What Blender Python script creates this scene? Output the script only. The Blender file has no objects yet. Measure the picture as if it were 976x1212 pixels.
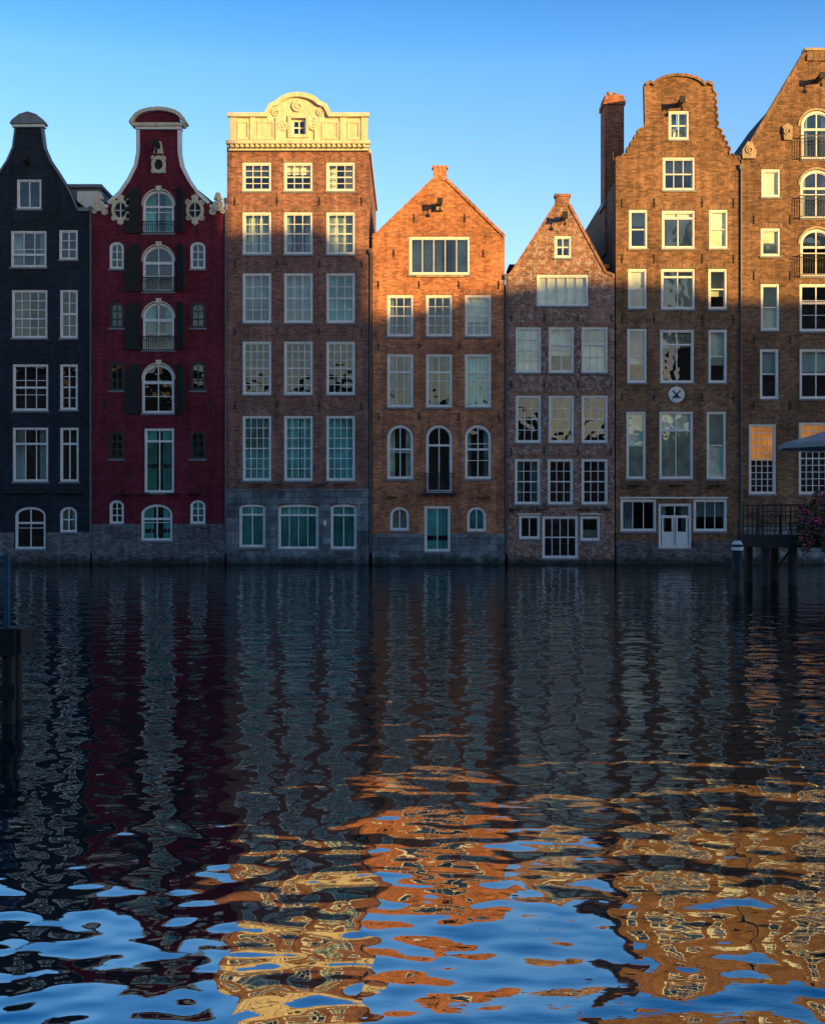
import bpy, bmesh, math, random
from mathutils import Vector, Matrix
random.seed(7)
scene = bpy.context.scene
S = 24.0
CAMD = 60.0; CAMH = 62/24.0
def X(p): return (p-488)/S
def Z(p): return (668-p)/S

# ------------------------------------------------------------------ materials
def newmat(name):
    m = bpy.data.materials.new(name); m.use_nodes = True
    nt = m.node_tree; nt.nodes.clear()
    out = nt.nodes.new('ShaderNodeOutputMaterial')
    return m, nt, out
def N(nt, t): return nt.nodes.new(t)
def L(nt, a, b): nt.links.new(a, b)
def c4(c): return (c[0], c[1], c[2], 1)
def mixc(nt, fac, a, b, mode='MIX'):
    n = nt.nodes.new('ShaderNodeMix'); n.data_type = 'RGBA'; n.blend_type = mode
    for i, v in ((0, fac), (6, a), (7, b)):
        if hasattr(v, 'links'): L(nt, v, n.inputs[i])
        else: n.inputs[i].default_value = v if i == 0 else c4(v)
    return n.outputs[2]
def mth(nt, op, a, b=None, c=None, clamp=False):
    n = nt.nodes.new('ShaderNodeMath'); n.operation = op; n.use_clamp = clamp
    for i, v in enumerate((a, b, c)):
        if v is None: continue
        if hasattr(v, 'links'): L(nt, v, n.inputs[i])
        else: n.inputs[i].default_value = v
    return n.outputs[0]
def noise(nt, vec, scale, detail=3, rough=.55):
    n = nt.nodes.new('ShaderNodeTexNoise'); n.inputs['Scale'].default_value = scale
    n.inputs['Detail'].default_value = detail; n.inputs['Roughness'].default_value = rough
    if vec is not None: L(nt, vec, n.inputs['Vector'])
    return n.outputs['Fac']
def mrange(nt, v, a, b, c, d):
    n = nt.nodes.new('ShaderNodeMapRange'); n.inputs[1].default_value = a; n.inputs[2].default_value = b
    n.inputs[3].default_value = c; n.inputs[4].default_value = d; L(nt, v, n.inputs[0]); return n.outputs[0]

def brick(name, c1, c2, mortar, patch=None, patch_lo=.58, bw=.25, rh=.09, rough=.85, con=1.0):
    m, nt, out = newmat(name)
    tc = N(nt, 'ShaderNodeTexCoord'); sp = N(nt, 'ShaderNodeSeparateXYZ'); L(nt, tc.outputs['Object'], sp.inputs[0])
    cb = N(nt, 'ShaderNodeCombineXYZ')
    L(nt, mth(nt, 'ADD', sp.outputs[0], sp.outputs[1]), cb.inputs[0]); L(nt, sp.outputs[2], cb.inputs[1])
    br = N(nt, 'ShaderNodeTexBrick'); L(nt, cb.outputs[0], br.inputs['Vector'])
    br.inputs['Color1'].default_value = c4([k*(1-.28*con) for k in c1]); br.inputs['Color2'].default_value = c4([k*(1+.26*con) for k in c2])
    br.inputs['Mortar'].default_value = c4(mortar)
    br.inputs['Scale'].default_value = 1; br.inputs['Brick Width'].default_value = bw
    br.inputs['Row Height'].default_value = rh; br.inputs['Mortar Size'].default_value = .011
    br.inputs['Bias'].default_value = 0
    col = br.outputs['Color']
    v = tc.outputs['Object']
    n1 = noise(nt, v, .45, 4); n2 = noise(nt, v, 2.6, 5, .7); n3 = noise(nt, v, 9, 4, .75)
    f = mth(nt, 'MULTIPLY', mrange(nt, n1, .3, .7, .70, 1.3), mrange(nt, n2, .3, .7, 1-.26*con, 1+.3*con))
    f = mth(nt, 'MULTIPLY', f, mrange(nt, n3, .3, .7, 1-.34*con, 1+.4*con))
    st = N(nt, 'ShaderNodeMapping'); st.inputs['Scale'].default_value = (2.2, 2.2, .12); L(nt, v, st.inputs[0])
    f = mth(nt, 'MULTIPLY', f, mrange(nt, noise(nt, st.outputs[0], 1.5, 4), .35, .65, .76, 1.14))
    vm = N(nt, 'ShaderNodeVectorMath'); vm.operation = 'SCALE'; L(nt, col, vm.inputs[0]); L(nt, f, vm.inputs['Scale'])
    col = vm.outputs[0]
    if patch:
        pf = mrange(nt, noise(nt, v, 4.2, 7, .8), patch_lo, patch_lo+.05, 0, .8)
        col = mixc(nt, pf, col, patch)
    wob = mth(nt, 'ADD', sp.outputs[2], mrange(nt, n2, .3, .7, -.2, .2))
    tide = mrange(nt, wob, .1, .5, .8, 0)
    col = mixc(nt, tide, col, (.014, .02, .016))
    p = N(nt, 'ShaderNodeBsdfPrincipled'); L(nt, col, p.inputs['Base Color']); p.inputs['Roughness'].default_value = rough
    p.inputs['Specular IOR Level'].default_value = .25
    b = N(nt, 'ShaderNodeBump'); b.inputs['Distance'].default_value = .012; b.inputs['Strength'].default_value = .7
    hh = mth(nt, 'SUBTRACT', mth(nt, 'MULTIPLY', n3, .8), br.outputs['Fac'])
    L(nt, hh, b.inputs['Height']); L(nt, b.outputs[0], p.inputs['Normal'])
    L(nt, p.outputs[0], out.inputs[0])
    return m
def plain(name, c, rough=.6, var=.2, scale=3, metal=0, streak=True, bump=.004):
    m, nt, out = newmat(name)
    tc = N(nt, 'ShaderNodeTexCoord'); v = tc.outputs['Object']
    f = mth(nt, 'MULTIPLY', mrange(nt, noise(nt, v, scale, 5, .65), .3, .7, 1-var, 1+var*.6), mrange(nt, noise(nt, v, scale*7, 3), .3, .7, 1-var*.6, 1+var*.4))
    if streak:
        st = N(nt, 'ShaderNodeMapping'); st.inputs['Scale'].default_value = (6, 6, .5); L(nt, v, st.inputs[0])
        f = mth(nt, 'MULTIPLY', f, mrange(nt, noise(nt, st.outputs[0], 1, 4), .4, .7, 1, 1-var))
    vm = N(nt, 'ShaderNodeVectorMath'); vm.operation = 'SCALE'; vm.inputs[0].default_value = c; L(nt, f, vm.inputs['Scale'])
    p = N(nt, 'ShaderNodeBsdfPrincipled'); L(nt, vm.outputs[0], p.inputs['Base Color'])
    p.inputs['Roughness'].default_value = rough; p.inputs['Metallic'].default_value = metal
    b = N(nt, 'ShaderNodeBump'); b.inputs['Distance'].default_value = bump; L(nt, noise(nt, v, scale*9, 3), b.inputs['Height']); L(nt, b.outputs[0], p.inputs['Normal'])
    L(nt, p.outputs[0], out.inputs[0]); return m
def tiles(name, c):
    m, nt, out = newmat(name)
    tc = N(nt, 'ShaderNodeTexCoord'); v = tc.outputs['Object']
    w = N(nt, 'ShaderNodeTexWave'); w.bands_direction = 'Y'; w.inputs['Scale'].default_value = 1.3; L(nt, v, w.inputs[0])
    w2 = N(nt, 'ShaderNodeTexWave'); w2.bands_direction = 'Z'; w2.wave_profile = 'SAW'; w2.inputs['Scale'].default_value = .9; L(nt, v, w2.inputs[0])
    f = mth(nt, 'MULTIPLY', mrange(nt, noise(nt, v, 4, 5, .7), .3, .7, .6, 1.4), mrange(nt, w2.outputs['Fac'], 0, 1, .6, 1.2))
    vm = N(nt, 'ShaderNodeVectorMath'); vm.operation = 'SCALE'; vm.inputs[0].default_value = c; L(nt, f, vm.inputs['Scale'])
    p = N(nt, 'ShaderNodeBsdfPrincipled'); L(nt, vm.outputs[0], p.inputs['Base Color']); p.inputs['Roughness'].default_value = .75
    b = N(nt, 'ShaderNodeBump'); b.inputs['Distance'].default_value = .05
    L(nt, mth(nt, 'ADD', w.outputs['Fac'], w2.outputs['Fac']), b.inputs['Height']); L(nt, b.outputs[0], p.inputs['Normal'])
    L(nt, p.outputs[0], out.inputs[0]); return m
def glassmat():
    m, nt, out = newmat('old_window_glass')
    tc = N(nt, 'ShaderNodeTexCoord'); v = tc.outputs['Object']
    b = N(nt, 'ShaderNodeBump'); b.inputs['Distance'].default_value = .010; L(nt, noise(nt, v, 1.9, 1), b.inputs['Height'])
    g = N(nt, 'ShaderNodeBsdfGlossy'); g.inputs['Roughness'].default_value = .015; g.inputs['Color'].default_value = (.95, .98, 1, 1)
    L(nt, b.outputs[0], g.inputs['Normal'])
    t = N(nt, 'ShaderNodeBsdfTransparent'); t.inputs['Color'].default_value = (.84, .94, .92, 1)
    fr = N(nt, 'ShaderNodeFresnel'); fr.inputs['IOR'].default_value = 1.9
    mx = N(nt, 'ShaderNodeMixShader'); L(nt, fr.outputs[0], mx.inputs[0]); L(nt, t.outputs[0], mx.inputs[1]); L(nt, g.outputs[0], mx.inputs[2])
    L(nt, mx.outputs[0], out.inputs[0]); return m
def clothmat(name, c, glow=0):
    m, nt, out = newmat(name)
    tc = N(nt, 'ShaderNodeTexCoord'); v = tc.outputs['Object']
    vm = N(nt, 'ShaderNodeVectorMath'); vm.operation = 'SCALE'; vm.inputs[0].default_value = c
    L(nt, mrange(nt, noise(nt, v, .9, 3), .3, .7, .6, 1.25), vm.inputs['Scale'])
    p = N(nt, 'ShaderNodeBsdfPrincipled'); p.inputs['Roughness'].default_value = .95; p.inputs['Specular IOR Level'].default_value = 0
    L(nt, vm.outputs[0], p.inputs['Base Color'])
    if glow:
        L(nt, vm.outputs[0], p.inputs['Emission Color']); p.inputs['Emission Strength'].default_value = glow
    L(nt, p.outputs[0], out.inputs[0]); return m
def watermat():
    m, nt, out = newmat('canal_water')
    tc = N(nt, 'ShaderNodeTexCoord'); v = tc.outputs['Object']
    def mp(sx, sy, rot=0, off=0):
        k = N(nt, 'ShaderNodeMapping'); k.inputs['Scale'].default_value = (sx, sy, 1); k.inputs['Rotation'].default_value = (0, 0, math.radians(rot))
        k.inputs['Location'].default_value = (off, off*1.7, 0)
        L(nt, v, k.inputs[0]); return k.outputs[0]
    a = noise(nt, mp(.62, .95, 10), 1, 0, .4)
    b_ = noise(nt, mp(1.9, 2.3, -14, 4), 1, 0, .45)
    c = noise(nt, mp(4.2, 5.2, 16, 9), 1, 0, .4)
    d = noise(nt, mp(8, 20, 8, 2), 1, 1, .5)
    mask = mrange(nt, noise(nt, mp(.16, .22, 20, 5), 1, 2), .44, .60, .12, 1)
    h = mth(nt, 'MULTIPLY', a, .030)
    h = mth(nt, 'ADD', h, mth(nt, 'MULTIPLY', b_, .0185))
    h = mth(nt, 'ADD', h, mth(nt, 'MULTIPLY', c, .0062))
    h = mth(nt, 'ADD', h, mth(nt, 'MULTIPLY', mth(nt, 'MULTIPLY', d, mask), .0010))
    bp = N(nt, 'ShaderNodeBump'); bp.inputs['Distance'].default_value = 1; L(nt, h, bp.inputs['Height'])
    g = N(nt, 'ShaderNodeBsdfGlossy'); g.inputs['Roughness'].default_value = .006; g.inputs['Color'].default_value = (.90, .95, .95, 1)
    L(nt, bp.outputs[0], g.inputs['Normal'])
    df = N(nt, 'ShaderNodeBsdfDiffuse'); df.inputs[0].default_value = (.001, .010, .014, 1)
    fr = N(nt, 'ShaderNodeFresnel'); fr.inputs['IOR'].default_value = 5.4; L(nt, bp.outputs[0], fr.inputs['Normal'])
    mx = N(nt, 'ShaderNodeMixShader'); L(nt, fr.outputs[0], mx.inputs[0]); L(nt, df.outputs[0], mx.inputs[1]); L(nt, g.outputs[0], mx.inputs[2])
    L(nt, mx.outputs[0], out.inputs[0]); return m

M = {}
M['black'] = brick('black_painted_brick', (.013, .019, .030), (.019, .027, .040), (.011, .016, .025), rough=.6, con=.8)
M['maroon'] = brick('maroon_painted_brick', (.135, .012, .028), (.165, .017, .036), (.11, .011, .024), rough=.65, con=.7)
M['b3'] = brick('brown_brick', (.21, .088, .066), (.27, .115, .085), (.25, .18, .15))
M['b4'] = brick('orange_brick', (.40, .142, .068), (.49, .185, .085), (.34, .21, .14))
M['b5'] = brick('weathered_brick', (.2, .075, .05), (.27, .11, .07), (.3, .25, .21), patch=(.44, .40, .37), patch_lo=.51)
M['b6'] = brick('dark_tan_brick', (.17, .088, .048), (.24, .125, .066), (.2, .14, .1))
M['b7'] = brick('dark_brown_brick', (.15, .08, .047), (.21, .115, .064), (.18, .13, .09))
M['stone'] = brick('bluestone_blocks', (.13, .155, .165), (.18, .205, .215), (.06, .07, .075), bw=.75, rh=.33)
M['stoneb'] = brick('grey_base_brick', (.13, .13, .13), (.18, .175, .17), (.11, .11, .11))
M['chim'] = brick('chimney_brick', (.38, .13, .06), (.46, .17, .08), (.25, .16, .12))
M['white'] = plain('white_window_paint', (.84, .83, .79), .45, .12, 4)
M['cream'] = plain('cream_stucco', (.74, .66, .48), .7, .2, 2.5)
M['sand'] = plain('sandstone', (.45, .36, .24), .8, .3, 4)
M['dgreen'] = plain('dark_green_paint', (.02, .035, .03), .4, .2, 4)
M['blackp'] = plain('black_paint', (.008, .010, .011), .7, .2, 4)
M['iron'] = plain('wrought_iron', (.015, .015, .017), .6, .2, 8)
M['lead'] = plain('lead_flashing', (.2, .23, .26), .6, .2, 3)
M['tile'] = tiles('dark_roof_tiles', (.045, .042, .045))
M['tiler'] = tiles('red_roof_tiles', (.2, .08, .05))
M['inside'] = plain('dark_interior', (.02, .02, .018), .9, .6, .8, streak=False)
M['glass'] = glassmat()
M['cw'] = clothmat('white_curtain', (.42, .50, .48))
M['cc'] = clothmat('cream_blind_sky_glow', (.90, .83, .66))  # cream blinds, some put in to stand for warm sky reflected in the glass
M['ct'] = clothmat('teal_curtain', (.16, .60, .55))
M['cy'] = clothmat('glowing_amber_lattice', (.85, .34, .05), .45)  # emission added: indoor lamplight put into the lattice colour
M['wood'] = plain('weathered_wood', (.075, .06, .045), .8, .45, 3)
M['woodd'] = plain('wet_dark_wood', (.026, .022, .02), .6, .45, 3)
M['blue'] = plain('blue_paint', (.04, .12, .2), .5, .3, 4)
M['canvas'] = plain('parasol_canvas', (.36, .37, .37), .8, .12, 2)
M['earth'] = plain('paving_ground', (.13, .12, .11), .9, .3, .7, streak=False)
M['water'] = watermat()
M['alum'] = plain('downpipe_zinc', (.13, .13, .14), .5, .2, 5)

# ------------------------------------------------------------------ mesh helpers
class P:
    def __init__(s): s.d = {}
    def bm(s, part):
        if part not in s.d: s.d[part] = bmesh.new()
        return s.d[part]
def box(bm, x0, x1, y0, y1, z0, z1):
    vs = [bm.verts.new((x, y, z)) for x in (x0, x1) for y in (y0, y1) for z in (z0, z1)]
    for f in ((0, 1, 3, 2), (4, 6, 7, 5), (0, 4, 5, 1), (2, 3, 7, 6), (0, 2, 6, 4), (1, 5, 7, 3)):
        bm.faces.new([vs[i] for i in f])
def cyl(bm, p0, p1, r0, r1=None, n=10, cap=True):
    r1 = r0 if r1 is None else r1
    p0 = Vector(p0); p1 = Vector(p1); d = (p1-p0).normalized()
    a = d.orthogonal().normalized(); b = d.cross(a)
    A = []; B_ = []
    for i in range(n):
        t = 2*math.pi*i/n; o = a*math.cos(t)+b*math.sin(t)
        A.append(bm.verts.new(p0+o*r0)); B_.append(bm.verts.new(p1+o*r1))
    for i in range(n):
        j = (i+1) % n; bm.faces.new((A[i], A[j], B_[j], B_[i]))
    if cap: bm.faces.new(A[::-1]); bm.faces.new(B_)
def prism(bm, pts, y0, y1):
    a = [bm.verts.new((x, y0, z)) for x, z in pts]; b = [bm.verts.new((x, y1, z)) for x, z in pts]
    n = len(pts)
    bm.faces.new(a); bm.faces.new(b[::-1])
    for i in range(n):
        j = (i+1) % n; bm.faces.new((a[i], b[i], b[j], a[j]))
def ring(bm, o, i_, y0, y1):
    n = len(o)
    of = [bm.verts.new((x, y0, z)) for x, z in o]; ob = [bm.verts.new((x, y1, z)) for x, z in o]
    jf = [bm.verts.new((x, y0, z)) for x, z in i_]; jb = [bm.verts.new((x, y1, z)) for x, z in i_]
    for a in range(n):
        b = (a+1) % n
        bm.faces.new((of[a], of[b], jf[b], jf[a])); bm.faces.new((ob[b], ob[a], jb[a], jb[b]))
        bm.faces.new((of[b], of[a], ob[a], ob[b])); bm.faces.new((jf[a], jf[b], jb[b], jb[a]))
def ribbon(bm, pts, w0, w1, y0, y1):
    n = len(pts); nr = []
    for i in range(n):
        a = Vector(pts[max(i-1, 0)]); b = Vector(pts[min(i+1, n-1)]); d = (b-a)
        d.normalize(); nr.append(Vector((-d.y, d.x)))
    q = []
    for i in range(n):
        p = Vector(pts[i]); a = p+nr[i]*w0; b = p+nr[i]*w1
        q.append([bm.verts.new((a.x, y0, a.y)), bm.verts.new((b.x, y0, b.y)), bm.verts.new((b.x, y1, b.y)), bm.verts.new((a.x, y1, a.y))])
    for i in range(n-1):
        for k in range(4):
            l = (k+1) % 4; bm.faces.new((q[i][k], q[i][l], q[i+1][l], q[i+1][k]))
    bm.faces.new(q[0][::-1]); bm.faces.new(q[-1])
def outline(x0, z0, x1, z1, rise, d, n=12):
    cx = (x0+x1)/2; rx = (x1-x0)/2-d
    if rise <= 0: return [(x0+d, z0+d), (x1-d, z0+d), (x1-d, z1-d), (x0+d, z1-d)]
    pts = [(x0+d, z0+d), (x1-d, z0+d)]
    sp = z1-rise; ry = max(rise-d, .01)
    for k in range(n+1):
        t = math.pi*k/n; pts.append((cx+rx*math.cos(t), sp+ry*math.sin(t)))
    return pts
def finish(bm, name, mat, parent, inv, smooth=False):
    bmesh.ops.recalc_face_normals(bm, faces=bm.faces)
    me = bpy.data.meshes.new(name); bm.to_mesh(me); bm.free()
    mats = mat if isinstance(mat, list) else [mat]
    for k in mats: me.materials.append(k)
    if smooth:
        for p in me.polygons: p.use_smooth = True
    ob = bpy.data.objects.new(name, me); scene.collection.objects.link(ob)
    if parent: ob.parent = parent; ob.matrix_parent_inverse = inv
    return ob
def empty(name, loc):
    e = bpy.data.objects.new(name, None); e.location = loc; e.empty_display_size = 1
    scene.collection.objects.link(e); return e, Matrix.Translation(-Vector(loc))
def facade(name, pts, holes, mat, parent, inv, y0=0, y1=.3):
    cu = bpy.data.curves.new(name, 'CURVE'); cu.dimensions = '2D'; cu.fill_mode = 'BOTH'; cu.extrude = (y1-y0)/2
    for pl in [pts]+holes:
        sp = cu.splines.new('POLY'); sp.points.add(len(pl)-1)
        for i, (x, z) in enumerate(pl): sp.points[i].co = (x, z, 0, 1)
        sp.use_cyclic_u = True
    ob = bpy.data.objects.new(name+'_c', cu); scene.collection.objects.link(ob)
    dg = bpy.context.evaluated_depsgraph_get()
    me = bpy.data.meshes.new_from_object(ob.evaluated_get(dg)); bpy.data.objects.remove(ob)
    for v in me.vertices:
        x, y, z = v.co; v.co = (x, z+(y0+y1)/2, y)
    me.flip_normals(); me.name = name
    me.materials.clear(); me.materials.append(mat)
    o = bpy.data.objects.new(name, me); scene.collection.objects.link(o)
    o.parent = parent; o.matrix_parent_inverse = inv
    return o

CURT = {'w': 'curtain_white', 'c': 'blind_cream_sky_glow', 't': 'curtain_teal', 'y': 'lattice_amber_glow'}
def cloth(bm, x0, x1, z0, z1, y, amp=.025, wl=.16):
    n = max(4, int((x1-x0)/.035)); ph = random.random()*6
    pv = None
    for i in range(n+1):
        x = x0+(x1-x0)*i/n; yy = y+amp*math.sin(ph+2*math.pi*x/wl)+amp*.5*math.sin(ph*2+x*17)
        a = bm.verts.new((x, yy, z0)); b = bm.verts.new((x, yy, z1))
        if pv: bm.faces.new((pv[0], a, b, pv[1]))
        pv = (a, b)

def window(pb, holes, w, frame='window_frames', fw=.095, sill=True):
    """w=(x0,y0,x1,y1 px, nx, ny, rise px, curtains, transom fraction)"""
    x0, y0, x1, y1, nx, ny, rise, cur = w[:8]
    tr = w[8] if len(w) > 8 else None
    x0, x1, z0, z1, rise = X(x0), X(x1), Z(y1), Z(y0), rise/S
    holes.append(outline(x0, z0, x1, z1, rise, 0))
    fr = pb.bm(frame)
    ring(fr, outline(x0, z0, x1, z1, rise, .004), outline(x0, z0, x1, z1, rise, fw), .025, .19)
    fs = fw+.04
    ring(fr, outline(x0, z0, x1, z1, rise, fw-.01), outline(x0, z0, x1, z1, rise, fs), .07, .16)
    g = pb.bm('glass')
    sp = z1-rise; cx = (x0+x1)/2; rx = (x1-x0)/2-fw
    zm = z0+(z1-z0)*(tr if tr else .5)
    ol = outline(x0, z0, x1, z1, rise, fw)
    low = [(x0+fw, z0+fw), (x1-fw, z0+fw), (x1-fw, zm), (x0+fw, zm)]
    up = [(x0+fw, zm), (x1-fw, zm)]+[p for p in ol if p[1] > zm]
    for poly, yb in ((low, .128), (up, .115)):
        j = [random.uniform(-.012, .012) for _ in range(2)]
        g.faces.new([g.verts.new((x, yb+j[0]*((x-x0)/(x1-x0)-.5)+j[1]*((z-z0)/(z1-z0)-.5), z)) for x, z in poly])
    def topz(x):
        if rise <= 0: return z1-fw
        t = max(0, 1-((x-cx)/rx)**2); return sp+max(rise-fw, 0)*math.sqrt(t)
    for i in range(1, nx):
        x = x0+fw+(x1-x0-2*fw)*i/nx; b = .034 if not (nx == 2) else .05
        box(fr, x-b/2, x+b/2, .085, .15, z0+fw, topz(x)+.002)
    for j in range(1, ny):
        z = z0+fw+(z1-z0-2*fw)*j/ny; b = .034
        if ny >= 2 and j == ny//2 and tr is None: b = .06
        hw = rx
        if rise > 0 and z > sp: hw = rx*math.sqrt(max(0, 1-((z-sp)/max(rise-fw, .01))**2))
        box(fr, cx-hw, cx+hw, .088, .147, z-b/2, z+b/2)
    if tr is not None:
        z = z0+(z1-z0)*tr; box(fr, x0+fw, x1-fw, .05, .165, z-.05, z+.05)
    if sill:
        box(pb.bm('sills'), x0-.06, x1+.06, -.07, .02, z0-.09, z0-.005)
    ix0, ix1, iz0, iz1 = x0+.05, x1-.05, z0+.06, z1-.03
    W = ix1-ix0; H = iz1-iz0
    for ch in cur.split(','):
        if not ch: continue
        k, mt = ch[0], ch[1]
        bm = pb.bm(CURT[mt]); yy = random.uniform(.36, .5)
        if k == 'f':
            if mt == 't': yy = .345
            cloth(bm, ix0-.1, cx-random.uniform(-.03, .06), iz0-.1, iz1+.1, yy); cloth(bm, cx+random.uniform(-.02, .08), ix1+.1, iz0-.1, iz1+.1, yy+.02)
        elif k == 's':
            a = random.uniform(.2, .32)
            if mt == 't': yy = .345; a = .36
            cloth(bm, ix0-.1, ix0+W*a, iz0-.1, iz1+.1, yy, .03, .12); cloth(bm, ix1-W*a*random.uniform(.8, 1.2), ix1+.1, iz0-.1, iz1+.1, yy, .03, .12)
        elif k == 'b': cloth(bm, ix0-.1, ix1+.1, iz1-H*random.uniform(.3, .7), iz1+.1, .31, .002)
        elif k == 'l': cloth(bm, ix0-.1, ix0+W*random.uniform(.35, .6), iz0-.1, iz1+.1, yy, .03, .14)
        elif k == 'h': cloth(bm, ix0-.1, ix1+.1, iz0-.1, iz0+H*random.uniform(.4, .55), yy)
        elif k == 'B': cloth(bm, ix0-.02, ix1+.02, iz0-.02, iz1+.02, .20, .002)

MATS = {'window_frames': 'white', 'glass': 'glass', 'sills': 'lead', 'curtain_white': 'cw', 'blind_cream_sky_glow': 'cc', 'curtain_teal': 'ct', 'lattice_amber_glow': 'cy',
        'dark_frames': 'dgreen', 'white_trim': 'white', 'cream_trim': 'cream', 'sandstone_trim': 'sand', 'ironwork': 'iron', 'shutters': 'blackp', 'plinth': 'stone', 'plinth_brick': 'stoneb',
        'roof_dormer': 'lead', 'dormer_white': 'white', 'chimney': 'chim', 'downpipe': 'alum', 'door_panels': 'white', 'interior': 'inside', 'lead_cap': 'lead', 'hoist_beam': 'blackp', 'cream_frames': 'cream', 'gable_head': 'maroon'}
def body(pb, key_wall, roofpts, e, inv, depth=12, roofmat='tile'):
    bm = bmesh.new(); y0, y1 = .31, depth
    pts = [(X(a), Z(b)) for a, b in roofpts]
    a = [bm.verts.new((x, y0, z)) for x, z in pts]; b = [bm.verts.new((x, y1, z)) for x, z in pts]
    n = len(pts)
    bm.faces.new(b)
    for i in range(n-1):
        f = bm.faces.new((a[i], a[i+1], b[i+1], b[i]))
        dx = abs(pts[i+1][0]-pts[i][0]); f.material_index = 1 if dx > .05 else 0
    finish(bm, 'walls_and_roof', [M[key_wall], M[roofmat]], e, inv)
    bi = pb.bm('interior')
    vs = [bi.verts.new((x, 2.2, z)) for x, z in pts]; bi.faces.new(vs)
cur_e = [None, None]
def house(name, ox0, ox1, pts, wins, wall, roofpts, extra=None, roofmat='tile', fw=.095, depth=12):
    e, inv = empty(name, (X((ox0+ox1)/2), 0, 0)); cur_e[0] = e; cur_e[1] = inv
    pb = P(); holes = []
    for w in wins:
        fr = 'window_frames'
        if len(w) > 9 and w[9]: fr = w[9]
        window(pb, holes, w, fr, fw)
    facade('facade', PP(pts), holes, M[wall], e, inv)
    body(pb, wall, roofpts, e, inv, depth, roofmat)
    bi = pb.bm('interior')
    for yy in sorted(set(w[3] for w in wins)):
        if yy < 240: continue
        box(bi, X(ox0)+.1, X(ox1)-.1, .32, 2.18, Z(yy)-.45, Z(yy)-.25)
    if extra: extra(pb)
    for k, bm in pb.d.items(): finish(bm, k, M[MATS[k]], e, inv)
    return e
def anchors(pb, lst, h=.55):
    b = pb.bm('ironwork')
    for px, py in lst:
        x, z = X(px), Z(py); box(b, x-.02, x+.02, -.05, .005, z-h/2, z+h/2)
        box(b, x-.05, x+.05, -.045, .003, z-.03, z+.03)
def hoist(pb, px, py):
    b = pb.bm('hoist_beam'); x, z = X(px), Z(py)
    box(b, x-.09, x+.09, -.8, .1, z-.1, z+.12)
    box(b, x-.13, x+.13, -.88, -.78, z-.15, z+.16)
    cyl(b, (x, -.7, z-.1), (x, -.7, z-.38), .025)
    cyl(b, (x-.05, -.7, z-.4), (x+.05, -.7, z-.4), .09, n=12)
def arc(cx, cy, rx, ry, a0, a1, n=16):
    return [(cx+rx*math.cos(math.radians(a0+(a1-a0)*i/n)), cy-ry*math.sin(math.radians(a0+(a1-a0)*i/n))) for i in range(n+1)]
def PP(l): return [(X(a), Z(b)) for a, b in l]
def railing(pb, x0, x1, yt, yb, out=.28, step=.11, part='ironwork'):
    b = pb.bm(part); x0, x1, zt, zb = X(x0), X(x1), Z(yt), Z(yb)
    y = -out
    box(b, x0, x1, y-.02, y+.02, zt-.035, zt); box(b, x0, x1, y-.018, y+.018, zb, zb+.03)
    box(b, x0, x1, y-.012, y+.012, zt-.2, zt-.18)
    n = max(2, int((x1-x0)/step))
    for i in range(n+1):
        x = x0+(x1-x0)*i/n; r = .011
        box(b, x-r, x+r, y-r, y+r, zb+.031, zt-.036)
    for x in (x0+.02, x1-.02):
        box(b, x-.018, x+.018, y+.021, .01, zt-.04, zt-.005); box(b, x-.018, x+.018, y+.021, .01, zb+.001, zb+.032)
def pipe(pb, px, ytop, ybot=640, y=-.08):
    b = pb.bm('downpipe'); cyl(b, (X(px), y, Z(ytop)), (X(px), y, Z(ybot)), .045)
    z = Z(ytop)
    box(b, X(px)-.09, X(px)+.09, y-.09, y+.07, z-.02, z+.22)
    zz = z
    while zz > Z(ybot):
        cyl(b, (X(px), y, zz), (X(px), y, zz-.06), .06); zz -= 2.2
def scroll(bm, px, py, r, y0=-.1, y1=.02, turns=1.6, sgn=1):
    pts = []
    n = 30
    for i in range(n+1):
        t = i/n; rr = r*(1-.8*t)/S; a = sgn*t*turns*2*math.pi+math.pi/2
        pts.append((X(px)+rr*math.cos(a), Z(py)+rr*math.sin(a)))
    ribbon(bm, pts, -r*.16/S, r*.16/S, y0, y1)
    prism(bm, [(X(px)+r*.95/S*math.cos(2*math.pi*i/18), Z(py)+r*.95/S*math.sin(2*math.pi*i/18)) for i in range(18)], y0+.06, y1)
def lintels(pb, part, lst, h=6):
    c = pb.bm(part)
    for x0, x1, yy in lst: prism(c, PP([(x0-1, yy-.3), (x1+1, yy-.3), (x1+1+h/3, yy-h), (x0-1-h/3, yy-h)]), -.018, -.003)

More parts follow.
